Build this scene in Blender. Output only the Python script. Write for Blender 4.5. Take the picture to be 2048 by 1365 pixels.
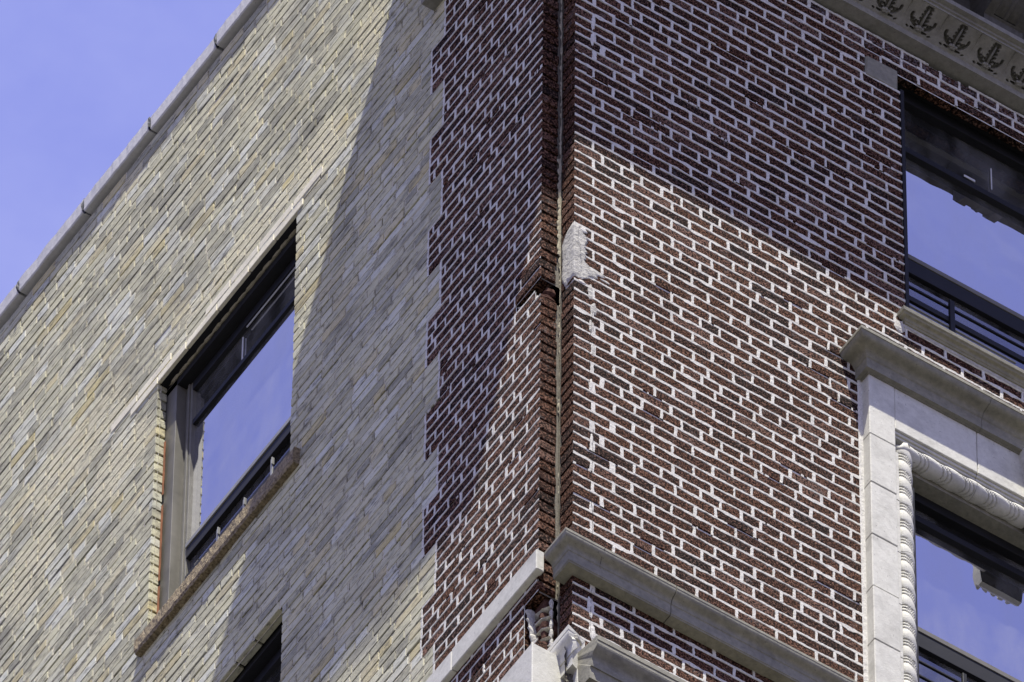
import bpy, math, random
import numpy as np
from mathutils import Vector, Matrix, noise as mnoise

sc = bpy.context.scene
for o in list(bpy.data.objects): bpy.data.objects.remove(o)
COL = sc.collection
R = random.Random(7)

# ------------------------------------------------------------------ camera
F_PX = 29053.0; YAW, PIT, ROL = 0.57602904, 0.93069609, 0.01062556
CAM = Vector((-20.26056, -30.71485, -51.88569))
fw = Vector((math.sin(YAW)*math.cos(PIT), math.cos(YAW)*math.cos(PIT), math.sin(PIT)))
r0 = Vector((math.cos(YAW), -math.sin(YAW), 0)); u0 = r0.cross(fw)
cr = r0*math.cos(ROL)+u0*math.sin(ROL); cu = -r0*math.sin(ROL)+u0*math.cos(ROL)
cd = bpy.data.cameras.new('camera'); cam = bpy.data.objects.new('camera', cd); COL.objects.link(cam)
m = Matrix((cr, cu, -fw)).transposed().to_4x4(); m.translation = CAM
cam.matrix_world = m
cd.sensor_width = 36.0; cd.sensor_fit = 'HORIZONTAL'; cd.lens = F_PX/2048*36.0
cd.clip_start = 1.0; cd.clip_end = 3000
sc.camera = cam
def project(P):
    d = Vector(P)-CAM; z = d.dot(fw)
    return 1024+F_PX*d.dot(cr)/z, 682.5-F_PX*d.dot(cu)/z

# ------------------------------------------------------------------ sky, sun, exposure
SUN = Vector((0.612, 1.0, -3.27)).normalized()          # direction the light travels
W = bpy.data.worlds.new('World'); sc.world = W; W.use_nodes = True
nt = W.node_tree; N = nt.nodes; Lk = nt.links
for n in list(N): N.remove(n)
out = N.new('ShaderNodeOutputWorld'); bg = N.new('ShaderNodeBackground')
sky = N.new('ShaderNodeTexSky'); sky.sky_type = 'NISHITA'; sky.sun_disc = False
sky.sun_elevation = math.asin(-SUN.z); sky.sun_rotation = math.atan2(-SUN.x, -SUN.y)
sky.air_density = 1.0; sky.dust_density = 0.2; sky.ozone_density = 2.0
tint = N.new('ShaderNodeMix'); tint.data_type = 'RGBA'; tint.blend_type = 'MULTIPLY'
tint.inputs[0].default_value = 1.0; tint.inputs[7].default_value = (1.35, 1.0, 1.1, 1)
# thin high cloud veil
tc = N.new('ShaderNodeTexCoord'); mp = N.new('ShaderNodeMapping'); mp.inputs['Scale'].default_value = (9, 9, 14)
cn = N.new('ShaderNodeTexNoise'); cn.inputs['Scale'].default_value = 2.2; cn.inputs['Detail'].default_value = 6; cn.inputs['Roughness'].default_value = .6
cm = N.new('ShaderNodeMapRange'); cm.inputs[1].default_value = .42; cm.inputs[2].default_value = .8; cm.inputs[3].default_value = 0; cm.inputs[4].default_value = .22
cl = N.new('ShaderNodeMix'); cl.data_type = 'RGBA'; cl.inputs[7].default_value = (4.2, 4.3, 5.4, 1)
Lk.new(tc.outputs['Generated'], mp.inputs[0]); Lk.new(mp.outputs[0], cn.inputs['Vector']); Lk.new(cn.outputs[0], cm.inputs[0])
even = N.new('ShaderNodeMix'); even.data_type = 'RGBA'; even.inputs[0].default_value = .72; even.inputs[7].default_value = (1.20, 1.36, 3.62, 1)   # clear high-altitude haze, even over the whole sky
Lk.new(sky.outputs[0], tint.inputs[6]); Lk.new(tint.outputs[2], even.inputs[6]); Lk.new(even.outputs[2], cl.inputs[6]); Lk.new(cm.outputs[0], cl.inputs[0])
Lk.new(cl.outputs[2], bg.inputs[0]); bg.inputs[1].default_value = 0.125
Lk.new(bg.outputs[0], out.inputs[0])
sl = bpy.data.lights.new('sun', 'SUN'); sl.energy = 5.0; sl.angle = math.radians(.53); sl.color = (1, .965, .88)
so = bpy.data.objects.new('sun', sl); COL.objects.link(so); so.rotation_euler = SUN.to_track_quat('-Z', 'Y').to_euler()
so.location = (-20, -30, 60)
vs = sc.view_settings; vs.view_transform = 'Standard'; vs.look = 'None'; vs.exposure = 0.90; vs.gamma = 1.0; vs.use_curve_mapping = False

# ------------------------------------------------------------------ constants of the place
A, B = 0.0984, 0.1074            # re-entrant notch at the corner of the building
C0 = 0.0677                       # brick course
GZ = -53.5                        # street level
ANCH = [(-60, 60*C0-.003), (0, -.0055), (14, -.9554), (24, -1.6191), (30, -2.0242), (42, -2.8283), (55, -3.7376), (115, -3.7376-60*.068)]
def zk(k):
    for (k0, z0), (k1, z1) in zip(ANCH, ANCH[1:]):
        if k <= k1: return z0+(z1-z0)*(k-k0)/(k1-k0)
    return ANCH[-1][1]
def nz(x, y=0.0, z=0.0): return mnoise.noise(Vector((x, y, z)))

# ------------------------------------------------------------------ materials
def mat(name):
    m = bpy.data.materials.new(name); m.use_nodes = True
    nt = m.node_tree; b = nt.nodes['Principled BSDF']
    return m, nt, b
def nd(nt, t, **kw):
    n = nt.nodes.new(t)
    for k, v in kw.items():
        if k.startswith('_'): setattr(n, k[1:], v)
        else: n.inputs[k.replace('__', ' ')].default_value = v
    return n
def mixc(nt, fac, c1, c2, mode='MIX'):
    n = nt.nodes.new('ShaderNodeMix'); n.data_type = 'RGBA'; n.blend_type = mode
    for i, v in ((0, fac), (6, c1), (7, c2)):
        if hasattr(v, 'is_linked') or isinstance(v, bpy.types.NodeSocket): nt.links.new(v, n.inputs[i])
        elif i == 0: n.inputs[0].default_value = v
        else: n.inputs[i].default_value = (*v, 1)
    return n.outputs[2]
def ramp(nt, fac, stops):
    n = nt.nodes.new('ShaderNodeValToRGB'); e = n.color_ramp.elements
    while len(e) < len(stops): e.new(.5)
    for el, (p, c) in zip(e, stops):
        el.position = p; el.color = (*c, 1) if len(c) == 3 else c
    nt.links.new(fac, n.inputs[0]); return n.outputs[0]
def math_(nt, op, a, b=None, clamp=False):
    n = nt.nodes.new('ShaderNodeMath'); n.operation = op; n.use_clamp = clamp
    for i, v in enumerate((a, b)):
        if v is None: continue
        if isinstance(v, bpy.types.NodeSocket): nt.links.new(v, n.inputs[i])
        else: n.inputs[i].default_value = v
    return n.outputs[0]
def noise(nt, vec, scale, detail=3, rough=.55, stretch=None):
    if stretch:
        mp = nt.nodes.new('ShaderNodeMapping'); mp.inputs['Scale'].default_value = stretch
        nt.links.new(vec, mp.inputs[0]); vec = mp.outputs[0]
    n = nt.nodes.new('ShaderNodeTexNoise'); n.inputs['Scale'].default_value = scale
    n.inputs['Detail'].default_value = detail; n.inputs['Roughness'].default_value = rough
    nt.links.new(vec, n.inputs['Vector']); return n.outputs[0]
def pos(nt): return nt.nodes.new('ShaderNodeNewGeometry').outputs['Position']
def mapr(nt, v, a, b, c=0., d=1.):
    n = nt.nodes.new('ShaderNodeMapRange'); nt.links.new(v, n.inputs[0])
    for i, x in enumerate((a, b, c, d)): n.inputs[i+1].default_value = x
    return n.outputs[0]
def bump(nt, b, h, dist, strength=1.0):
    n = nt.nodes.new('ShaderNodeBump'); n.inputs['Distance'].default_value = dist; n.inputs['Strength'].default_value = strength
    nt.links.new(h, n.inputs['Height']); nt.links.new(n.outputs[0], b.inputs['Normal'])
def tone(nt):
    oi = nt.nodes.new('ShaderNodeObjectInfo'); at = nt.nodes.new('ShaderNodeAttribute'); at.attribute_name = 'tone'
    v = nt.nodes.new('ShaderNodeVectorMath'); v.operation = 'ADD'
    nt.links.new(oi.outputs['Color'], v.inputs[0]); nt.links.new(at.outputs['Color'], v.inputs[1])
    s = nt.nodes.new('ShaderNodeSeparateXYZ'); nt.links.new(v.outputs[0], s.inputs[0]); return s.outputs

def box_mask(nt, p, c, r, wob=.35, sc_=3.0):
    """soft mask of a stain with an uneven outline round a point"""
    v = nt.nodes.new('ShaderNodeVectorMath'); v.operation = 'SUBTRACT'; nt.links.new(p, v.inputs[0]); v.inputs[1].default_value = c
    d = nt.nodes.new('ShaderNodeVectorMath'); d.operation = 'DIVIDE'; nt.links.new(v.outputs[0], d.inputs[0]); d.inputs[1].default_value = r
    l = nt.nodes.new('ShaderNodeVectorMath'); l.operation = 'LENGTH'; nt.links.new(d.outputs[0], l.inputs[0])
    s = math_(nt, 'ADD', l.outputs['Value'], math_(nt, 'MULTIPLY', math_(nt, 'SUBTRACT', noise(nt, p, sc_, 5, .65), .5), wob*4))
    return mapr(nt, s, 1.05, .65)

M = {}
# red wire-cut face brick
def red_brick():
    m, nt, b = mat('red_brick'); p = pos(nt); t = tone(nt)
    base = ramp(nt, t[0], [(0, (.024, .019, .016)), (.12, (.036, .020, .014)), (.3, (.066, .030, .018)), (.55, (.095, .040, .022)), (.75, (.12, .054, .028)), (.88, (.16, .084, .056)), (1, (.20, .115, .08))])
    f1 = noise(nt, p, 95, 4, .72)
    f2 = noise(nt, p, 150, 2, .6, (1, 1, .14))
    pit = mapr(nt, f1, .455, .53)
    col = mixc(nt, pit, (.010, .006, .005), base)
    br = mapr(nt, f1, .53, .61)
    col = mixc(nt, math_(nt, 'MULTIPLY', br, .62), col, (.30, .175, .125))
    big = noise(nt, p, 14, 3, .6)
    col = mixc(nt, math_(nt, 'MULTIPLY', mapr(nt, big, .52, .75), .5), col, (.03, .017, .014))
    hz = math_(nt, 'MULTIPLY', mapr(nt, noise(nt, p, 11, 5, .7), .56, .72), mapr(nt, noise(nt, p, 70, 3, .7), .42, .62))
    col = mixc(nt, math_(nt, 'MULTIPLY', hz, .45), col, (.42, .38, .34))
    # efflorescence below the cornice
    e = box_mask(nt, p, (2.0, 0, 1.02), (1.0, .5, .13), .4, 5)
    e = math_(nt, 'MULTIPLY', e, mapr(nt, noise(nt, p, 60, 5, .8), .5, .6))
    col = mixc(nt, math_(nt, 'MULTIPLY', e, .42), col, (.42, .39, .41))
    nt.links.new(col, b.inputs['Base Color']); b.inputs['Roughness'].default_value = .9; b.inputs['Specular IOR Level'].default_value = .04
    h = math_(nt, 'ADD', math_(nt, 'MULTIPLY', f1, .7), math_(nt, 'MULTIPLY', f2, .6))
    bump(nt, b, h, .011, 1.0)
    return m
M['red'] = red_brick()

def cream_common(nt, p, col):
    g = noise(nt, p, 2.1, 6, .62)
    col = mixc(nt, mapr(nt, g, .48, .70, 0, .42), col, (.19, .186, .16))
    g2 = noise(nt, p, 9, 5, .65, (1, .35, 1.6))
    col = mixc(nt, mapr(nt, g2, .54, .68, 0, .6), col, (.13, .125, .105))
    g3 = noise(nt, p, 45, 4, .65, (1, .4, 1.4))
    col = mixc(nt, mapr(nt, g3, .53, .66, 0, .65), col, (.10, .095, .08))
    # old parging smeared over the brickwork, in patches with their own outline
    masks = [((-A, 3.95, 1.02), (1, .50, .28)), ((-A, 1.93, 1.02), (1, .24, .22)), ((-A, 2.55, 1.03), (1, .60, .11)),
             ((-A, 1.53, 1.50), (1, .13, .26)), ((-A, 3.60, .52), (1, .28, .22)), ((-A, 4.35, .45), (1, .25, .3))]
    tot = None
    for c, r in masks:
        k = box_mask(nt, p, c, r, .42, 4.5); tot = k if tot is None else math_(nt, 'MAXIMUM', tot, k)
    sp = mapr(nt, noise(nt, p, 26, 5, .7, (1, .5, 1.3)), .36, .52)
    return col, math_(nt, 'MULTIPLY', tot, sp)
def cream_brick():
    m, nt, b = mat('cream_brick'); p = pos(nt); t = tone(nt)
    base = ramp(nt, t[0], [(0, (.28, .27, .20)), (.2, (.49, .47, .32)), (.42, (.56, .533, .35)), (.6, (.54, .53, .40)), (.72, (.63, .635, .53)), (.80, (.56, .525, .345)), (.91, (.55, .49, .29)), (1, (.52, .44, .20))])
    f1 = noise(nt, p, 60, 4, .6)
    col = mixc(nt, mapr(nt, f1, .35, .75, 0, .35), base, (.64, .62, .45))
    pits = mapr(nt, noise(nt, p, 150, 2, .6), .68, .74)
    col = mixc(nt, math_(nt, 'MULTIPLY', pits, .7), col, (.1, .09, .08))
    col, pm = cream_common(nt, p, col)
    col = mixc(nt, math_(nt, 'MULTIPLY', pm, .92), col, (.62, .58, .41))
    nt.links.new(col, b.inputs['Base Color']); b.inputs['Roughness'].default_value = .85; b.inputs['Specular IOR Level'].default_value = .08
    rough = math_(nt, 'MULTIPLY', noise(nt, p, 130, 4, .7), math_(nt, 'ADD', .22, math_(nt, 'MULTIPLY', pm, 2.2)))
    bump(nt, b, math_(nt, 'ADD', rough, math_(nt, 'MULTIPLY', noise(nt, p, 22, 2), .5)), .006, .7)
    return m
M['cream'] = cream_brick()
def mortar(name, c1, c2, parged=False, sc_=90, dist=.004):
    m, nt, b = mat(name); p = pos(nt)
    f = noise(nt, p, sc_, 5, .7); g = noise(nt, p, 7, 4, .6)
    col = mixc(nt, mapr(nt, f, .3, .7), c1, c2)
    col = mixc(nt, mapr(nt, g, .52, .78, 0, .45), col, tuple(x*.45 for x in c1))
    d_ = noise(nt, p, 42, 5, .7)
    col = mixc(nt, mapr(nt, d_, .55, .72, 0, .6), col, tuple(x*.35 for x in c1))
    if parged:
        col, pm = cream_common(nt, p, col); col = mixc(nt, math_(nt, 'MULTIPLY', pm, .6), col, (.60, .545, .37))
    nt.links.new(col, b.inputs['Base Color']); b.inputs['Roughness'].default_value = .9; b.inputs['Specular IOR Level'].default_value = .03
    bump(nt, b, f, dist, .8); return m
M['mortar'] = mortar('pale_grey_mortar', (.50, .48, .42), (.76, .74, .66))
M['mortar_cream'] = mortar('cream_mortar', (.54, .50, .36), (.68, .64, .49), True, 120)
M['mortar_tan'] = mortar('tan_mortar', (.26, .235, .165), (.46, .42, .30), False, 140)
M['mortar_dark'] = mortar('dirty_mortar', (.16, .145, .12), (.26, .24, .19), False, 120)
M['patch'] = mortar('cement_patch', (.36, .345, .30), (.60, .58, .51), False, 60, .010)
M['rubble'] = mortar('broken_brick', (.055, .028, .022), (.14, .075, .055), False, 60, .015)
M['rubble_dark'] = mortar('dark_broken_mortar', (.06, .055, .045), (.22, .20, .16), False, 50, .02)
def stone(name, c1, c2, grime=(.12, .115, .10), sc_=40, gm=.35, dist=.002, gsc=3.0, rough=.7):
    m, nt, b = mat(name); p = pos(nt)
    f = noise(nt, p, sc_, 5, .65); g = noise(nt, p, gsc, 6, .65)
    col = mixc(nt, mapr(nt, f, .3, .7), c1, c2)
    col = mixc(nt, mapr(nt, g, .48, .76, 0, gm), col, grime)
    sp = mapr(nt, noise(nt, p, 95, 2, .5), .69, .73)
    col = mixc(nt, math_(nt, 'MULTIPLY', sp, .5), col, (.09, .08, .07))
    nt.links.new(col, b.inputs['Base Color']); b.inputs['Roughness'].default_value = rough; b.inputs['Specular IOR Level'].default_value = .15
    bump(nt, b, math_(nt, 'ADD', f, noise(nt, p, 160, 3, .6)), dist, .5); return m
M['stone'] = stone('glazed_terracotta', (.53, .515, .435), (.64, .625, .54), gm=.40, gsc=5.5)
M['stone_dull'] = stone('weathered_limestone', (.20, .19, .145), (.30, .285, .22), gm=.6, gsc=6)
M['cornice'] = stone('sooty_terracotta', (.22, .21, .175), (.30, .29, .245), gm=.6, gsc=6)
M['soffit'] = stone('shade_dark_terracotta', (.075, .07, .06), (.12, .115, .10), gm=.5, gsc=5)  # darker cornice terracotta; deep shade of the underside is put into its colour
M['coping'] = stone('coping_stone', (.50, .49, .47), (.60, .59, .57), gm=.3, gsc=2.2)
M['granite'] = stone('rough_granite', (.07, .048, .024), (.46, .37, .22), sc_=70, gm=.35, dist=.03, gsc=4)
M['white'] = stone('white_lintel_paint', (.72, .67, .48), (.80, .75, .57), gm=.3, gsc=9, sc_=30)
M['tar'] = stone('joint_tar', (.02, .02, .025), (.06, .065, .08), sc_=80, gm=.1)
def metal(name, c, rough=.45, met=.0, var=.15):
    m, nt, b = mat(name); p = pos(nt)
    col = mixc(nt, mapr(nt, noise(nt, p, 9, 5, .6), .35, .75), c, tuple(x*(1-var*2) for x in c))
    nt.links.new(col, b.inputs['Base Color']); b.inputs['Roughness'].default_value = rough; b.inputs['Metallic'].default_value = met
    bump(nt, b, noise(nt, p, 14, 2), .004, .25); b.inputs['Specular IOR Level'].default_value = .2; return m
M['bronze'] = metal('taupe_window_metal', (.17, .16, .13), .42)
M['black'] = metal('black_window_metal', (.014, .014, .015), .55)
M['rust'] = metal('rusty_caulk', (.30, .12, .05), .8, 0, .25)
M['grey'] = metal('grey_window_metal', (.28, .28, .26), .4)
M['lightmetal'] = metal('pale_metal', (.6, .6, .58), .4)
M['dark'] = metal('dark_room', (.012, .012, .014), .9)
m, nt, b = mat('coated_glass')
for n in list(nt.nodes): nt.nodes.remove(n)
o_ = nt.nodes.new('ShaderNodeOutputMaterial'); gl = nt.nodes.new('ShaderNodeBsdfGlossy'); gl.inputs['Roughness'].default_value = .0
gl.inputs['Color'].default_value = (.93, .93, .97, 1)
tr = nt.nodes.new('ShaderNodeBsdfTransparent'); tr.inputs['Color'].default_value = (.35, .37, .42, 1)
fr = nt.nodes.new('ShaderNodeFresnel'); fr.inputs['IOR'].default_value = 2.6
mx = nt.nodes.new('ShaderNodeMixShader')
fac = math_(nt, 'ADD', math_(nt, 'MULTIPLY', fr.outputs[0], .8), .45, True)
wv = noise(nt, pos(nt), 2.2, 2, .5); bp = nt.nodes.new('ShaderNodeBump'); bp.inputs['Distance'].default_value = .004; bp.inputs['Strength'].default_value = .25
nt.links.new(wv, bp.inputs['Height']); nt.links.new(bp.outputs[0], gl.inputs['Normal'])
nt.links.new(fac, mx.inputs[0]); nt.links.new(tr.outputs[0], mx.inputs[1]); nt.links.new(gl.outputs[0], mx.inputs[2])
df = nt.nodes.new('ShaderNodeBsdfDiffuse'); df.inputs['Color'].default_value = (.55, .54, .50, 1); mx2 = nt.nodes.new('ShaderNodeMixShader')
pp = pos(nt); dn = noise(nt, pp, 3.5, 6, .6, (1.4, 1.4, .6)); dn2 = noise(nt, pp, 40, 4, .7)
nt.links.new(math_(nt, 'ADD', mapr(nt, dn, .40, .75, .02, .20), mapr(nt, dn2, .62, .8, 0, .12)), mx2.inputs[0])
nt.links.new(mx.outputs[0], mx2.inputs[1]); nt.links.new(df.outputs[0], mx2.inputs[2]); nt.links.new(mx2.outputs[0], o_.inputs[0])
M['glass'] = m
m2 = m.copy(); m2.name = 'plain_glass'
for n in m2.node_tree.nodes:
    if n.type == 'MATH' and n.operation == 'ADD' and not n.inputs[1].is_linked: n.inputs[1].default_value = .10
    if n.type == 'MATH' and n.operation == 'MULTIPLY': n.inputs[1].default_value = .45
M['glass_plain'] = m2
# brickwork far outside the picture: pieces too far to tell apart
def far(name, c1, c2, mo):
    m, nt, b = mat(name); p = pos(nt); s = nt.nodes.new('ShaderNodeSeparateXYZ'); nt.links.new(p, s.inputs[0])
    c = nt.nodes.new('ShaderNodeCombineXYZ'); nt.links.new(math_(nt, 'ADD', s.outputs[0], s.outputs[1]), c.inputs[0]); nt.links.new(s.outputs[2], c.inputs[1])
    t = nt.nodes.new('ShaderNodeTexBrick'); nt.links.new(c.outputs[0], t.inputs['Vector'])
    t.inputs['Color1'].default_value = (*c1, 1); t.inputs['Color2'].default_value = (*c2, 1); t.inputs['Mortar'].default_value = (*mo, 1)
    t.inputs['Scale'].default_value = 1; t.inputs['Mortar Size'].default_value = .006; t.inputs['Brick Width'].default_value = .204; t.inputs['Row Height'].default_value = C0
    nt.links.new(t.outputs[0], b.inputs['Base Color']); b.inputs['Roughness'].default_value = .9; return m
M['far_red'] = far('red_brickwork_beyond', (.13, .045, .03), (.07, .03, .022), (.5, .49, .47))
M['far_cream'] = far('cream_brickwork_beyond', (.5, .47, .38), (.42, .42, .42), (.35, .33, .28))
m, nt, b = mat('asphalt'); p = pos(nt)
nt.links.new(mixc(nt, noise(nt, p, .35, 5), (.045, .045, .047), (.08, .078, .075)), b.inputs['Base Color']); b.inputs['Roughness'].default_value = .9
M['ground'] = m

# ------------------------------------------------------------------ mesh helpers
class MB:
    def __init__(s): s.v = []; s.f = []; s.t = []
    def add(s, vs, fs, tone=None):
        o = len(s.v); s.v += [tuple(v) for v in vs]; s.f += [tuple(i+o for i in f) for f in fs]
        if tone is not None: s.t += [tone]*len(vs)
    def quad(s, a, b, c, d): s.add((a, b, c, d), ((0, 1, 2, 3),))
    def box(s, x0, x1, y0, y1, z0, z1, ch=0.0, jit=0.0):
        V, Fc = cbox((x0+x1)/2, (y0+y1)/2, (z0+z1)/2, x1-x0, y1-y0, z1-z0, ch, jit); s.add(V, Fc)
    def mesh(s, name, material, smooth=False):
        me = bpy.data.meshes.new(name); me.from_pydata(s.v, [], s.f); me.validate()
        if s.t:
            at = me.attributes.new('tone', 'FLOAT_COLOR', 'POINT')
            at.data.foreach_set('color', np.array([c for t in s.t for c in (t[0], t[1], 0, 1)], dtype=np.float32))
        me.materials.append(material)
        if smooth: me.polygons.foreach_set('use_smooth', [True]*len(me.polygons))
        me.update(); return me
    def obj(s, name, material, parent=None, label=None, smooth=False):
        return link(bpy.data.objects.new(name, s.mesh(name, material, smooth)), parent, label)
def link(o, parent=None, label=None):
    COL.objects.link(o)
    if parent is not None:
        o.parent = parent; o.matrix_parent_inverse = PINV.get(parent.name, Matrix.Identity(4))
    if label: o['label'] = label
    return o
PINV = {}
CB_F = None
def cbox(cx, cy, cz, lx, ly, lz, ch=0.0, jit=0.0):
    """box with chamfered edges: 24 vertices, 44 triangles"""
    hx, hy, hz = lx/2, ly/2, lz/2
    if ch <= 0:
        V = [(cx+sx*hx, cy+sy*hy, cz+sz*hz) for sx in (-1, 1) for sy in (-1, 1) for sz in (-1, 1)]
        return V, [(0, 1, 3, 2), (4, 6, 7, 5), (0, 4, 5, 1), (2, 3, 7, 6), (0, 2, 6, 4), (1, 5, 7, 3)]
    ch = min(ch, hx*.45, hy*.45, hz*.45)
    V = []; idx = {}
    for sx in (-1, 1):
        for sy in (-1, 1):
            for sz in (-1, 1):
                jx, jy, jz = ((R.uniform(-jit, jit) for _ in range(3)) if jit else (0, 0, 0))
                c1 = ch*(R.uniform(.6, 1.7) if jit else 1)
                for a in range(3):
                    q = [hx-c1, hy-c1, hz-c1]; q[a] = (hx, hy, hz)[a]
                    idx[(sx, sy, sz, a)] = len(V); V.append((cx+sx*q[0]+jx, cy+sy*q[1]+jy*.3, cz+sz*q[2]+jz))
    Fc = []
    I = lambda sx, sy, sz, a: idx[(sx, sy, sz, a)]
    for s in (-1, 1):
        Fc.append([I(s, -1, -1, 0), I(s, 1, -1, 0), I(s, 1, 1, 0), I(s, -1, 1, 0)])
        Fc.append([I(-1, s, -1, 1), I(1, s, -1, 1), I(1, s, 1, 1), I(-1, s, 1, 1)])
        Fc.append([I(-1, -1, s, 2), I(1, -1, s, 2), I(1, 1, s, 2), I(-1, 1, s, 2)])
    for s1 in (-1, 1):
        for s2 in (-1, 1):
            Fc.append([I(s1, s2, -1, 0), I(s1, s2, -1, 1), I(s1, s2, 1, 1), I(s1, s2, 1, 0)])
            Fc.append([I(s1, -1, s2, 0), I(s1, -1, s2, 2), I(s1, 1, s2, 2), I(s1, 1, s2, 0)])
            Fc.append([I(-1, s1, s2, 1), I(-1, s1, s2, 2), I(1, s1, s2, 2), I(1, s1, s2, 1)])
    for sx in (-1, 1):
        for sy in (-1, 1):
            for sz in (-1, 1): Fc.append([I(sx, sy, sz, 0), I(sx, sy, sz, 1), I(sx, sy, sz, 2)])
    Cc = np.array((cx, cy, cz)); VV = np.array(V)
    for f in Fc:                                    # outward winding
        p = VV[f]; n = np.cross(p[1]-p[0], p[2]-p[0])
        if np.dot(n, p.mean(0)-Cc) < 0: f.reverse()
    return V, [tuple(f) for f in Fc]
def sweep(mb, profile, path):
    """profile: [(p, z)], path(p): plan points; quads facing outwards-down"""
    rows = [[(x, y, z) for x, y in path(p)] for p, z in profile]
    for r1, r2 in zip(rows, rows[1:]):
        for i in range(len(r1)-1): mb.quad(r1[i], r2[i], r2[i+1], r1[i+1])
def arc(p0, p1, bulge, n=6):
    """curved bit of a profile between two points; bulge > 0 is convex outward"""
    (a, b), (c, d) = p0, p1; out = []
    for i in range(n+1):
        t = i/n; k = math.sin(math.pi*t)*bulge; L = math.hypot(c-a, d-b)
        out.append((a+(c-a)*t+k*(d-b)/L*1.0, b+(d-b)*t-k*(c-a)/L))
    return out
def cyma(p0, p1, amp, n=10):
    (a, b), (c, d) = p0, p1; L = math.hypot(c-a, d-b)
    return [(a+(c-a)*t+amp*math.sin(2*math.pi*t)*(d-b)/L, b+(d-b)*t-amp*math.sin(2*math.pi*t)*(c-a)/L) for t in [i/n for i in range(n+1)]]

# ------------------------------------------------------------------ ground and building root
g = MB(); g.quad((-900, -900, GZ), (900, -900, GZ), (900, 900, GZ), (-900, 900, GZ))
go = g.obj('street', M['ground']); go['kind'] = 'structure'; go['label'] = 'asphalt street at the foot of the building'; go['category'] = 'street'
BLD = bpy.data.objects.new('apartment_building', None); COL.objects.link(BLD); BLD.location = (0, 0, GZ); BLD.empty_display_size = 1
BLD['label'] = 'tall corner building of red and cream brick with pale carved stone trim'; BLD['category'] = 'building'
PINV[BLD.name] = Matrix.Translation((0, 0, -GZ))
core = MB(); core.box(.3, 9, .42, 9, GZ, 2.8); core.box(-A+.3, .3, .42, 9, GZ, 2.8)
core.obj('core', M['dark'], BLD)
roof = MB(); roof.box(-A+.1, 9, .1, 9, 2.80, 2.86); roof.obj('roof', M['tar'], BLD)

# ------------------------------------------------------------------ brickwork
G = 'courses'
FRONT_OPEN = [(1.735, 3.10, -1.01, .84), (1.487, 3.36, -4.75, -1.64), (1.545, 1.735, .662, .835)]
SIDE_OPEN = [(2.11, 3.265, -1.18, .775), (2.13, 3.29, -3.9, -2.07), (2.03, 3.31, -1.185, -1.08)]
SIDE_HOLES = [(.05, .15, zk(31)+.004, zk(30)-.004), (.05, .30, zk(30)+.004, zk(29)-.004), (.05, .215, -4.50, -4.17)]
def subtract(iv, a, b):
    out = []
    for x, y in iv:
        if b <= x or a >= y: out.append((x, y))
        else:
            if a-x > .012: out.append((x, a))
            if y-b > .012: out.append((b, y))
    return out
def intervals(u0, u1, zt, zb, opens):
    iv = [(u0, u1)]; zm = (zt+zb)/2
    for a, b, z0, z1 in opens:
        if z0 < zm < z1: iv = subtract(iv, a, b)
    return iv
def P_front(u, v, w): return (u, -w, v)
def P_side(u, v, w): return (-A-w, u, v)
def vis(Pf, u, v, mar=150):
    x, y = project(Pf(u, v, 0)); return -mar < x < 2048+mar and -mar < y < 1365+mar

class Wall:
    def __init__(s, name, label, Pf, side, mat_m, mat_b):
        s.Pf = Pf; s.side = side; s.mat_b = mat_b; s.bricks = []; s.bed = []; s.head = []
        s.back = MB(); s.name = name; s.label = label; s.mat_m = mat_m
    def strip(s, u0, u1, zb, zt, w=-.0016, mb=None):
        mb = s.back if mb is None else mb
        q = [s.Pf(u0, zb, w), s.Pf(u1, zb, w), s.Pf(u1, zt, w), s.Pf(u0, zt, w)]
        if s.side: q.reverse()
        mb.quad(*q)
    def add(s, ua, ub, zb, zt, tone, depth=.05, proud=0.0, tilt=0.0, spin=0.0, ch=.0022):
        if ub-ua < .018: return
        s.bricks.append((ua, ub, zb, zt, tone, depth, proud, tilt, spin, ch))
WAVE = lambda u, r, s: .0045*nz(u*.9, r*.11, s)+.0034*nz(u*3.6, r*.35, s+5)

wF = Wall('brick_wall', 'dark red brick street wall with thick white pointing', P_front, False, M['mortar'], M['red'])
wS = Wall('brick_wall', 'red brick end strip of the side wall, toothed into cream brick', P_side, True, M['mortar'], M['red'])
wC = Wall('brick_wall', 'weathered cream brick side wall below the stone coping', P_side, True, M['mortar_cream'], M['cream'])
def red_tone():
    x = R.random()
    if x < .13: t = R.uniform(0, .2)
    elif x < .78: t = R.uniform(.2, .78)
    elif x < .93: t = R.uniform(.75, .9)
    else: t = R.uniform(.9, 1)
    return (t, R.random())
def cream_tone():
    x = R.random()
    t = R.uniform(.0, .12) if x < .08 else R.uniform(.1, .5) if x < .58 else R.uniform(.5, .8) if x < .88 else R.uniform(.8, .92) if x < .96 else R.uniform(.92, 1)
    return (t, R.random())

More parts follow.
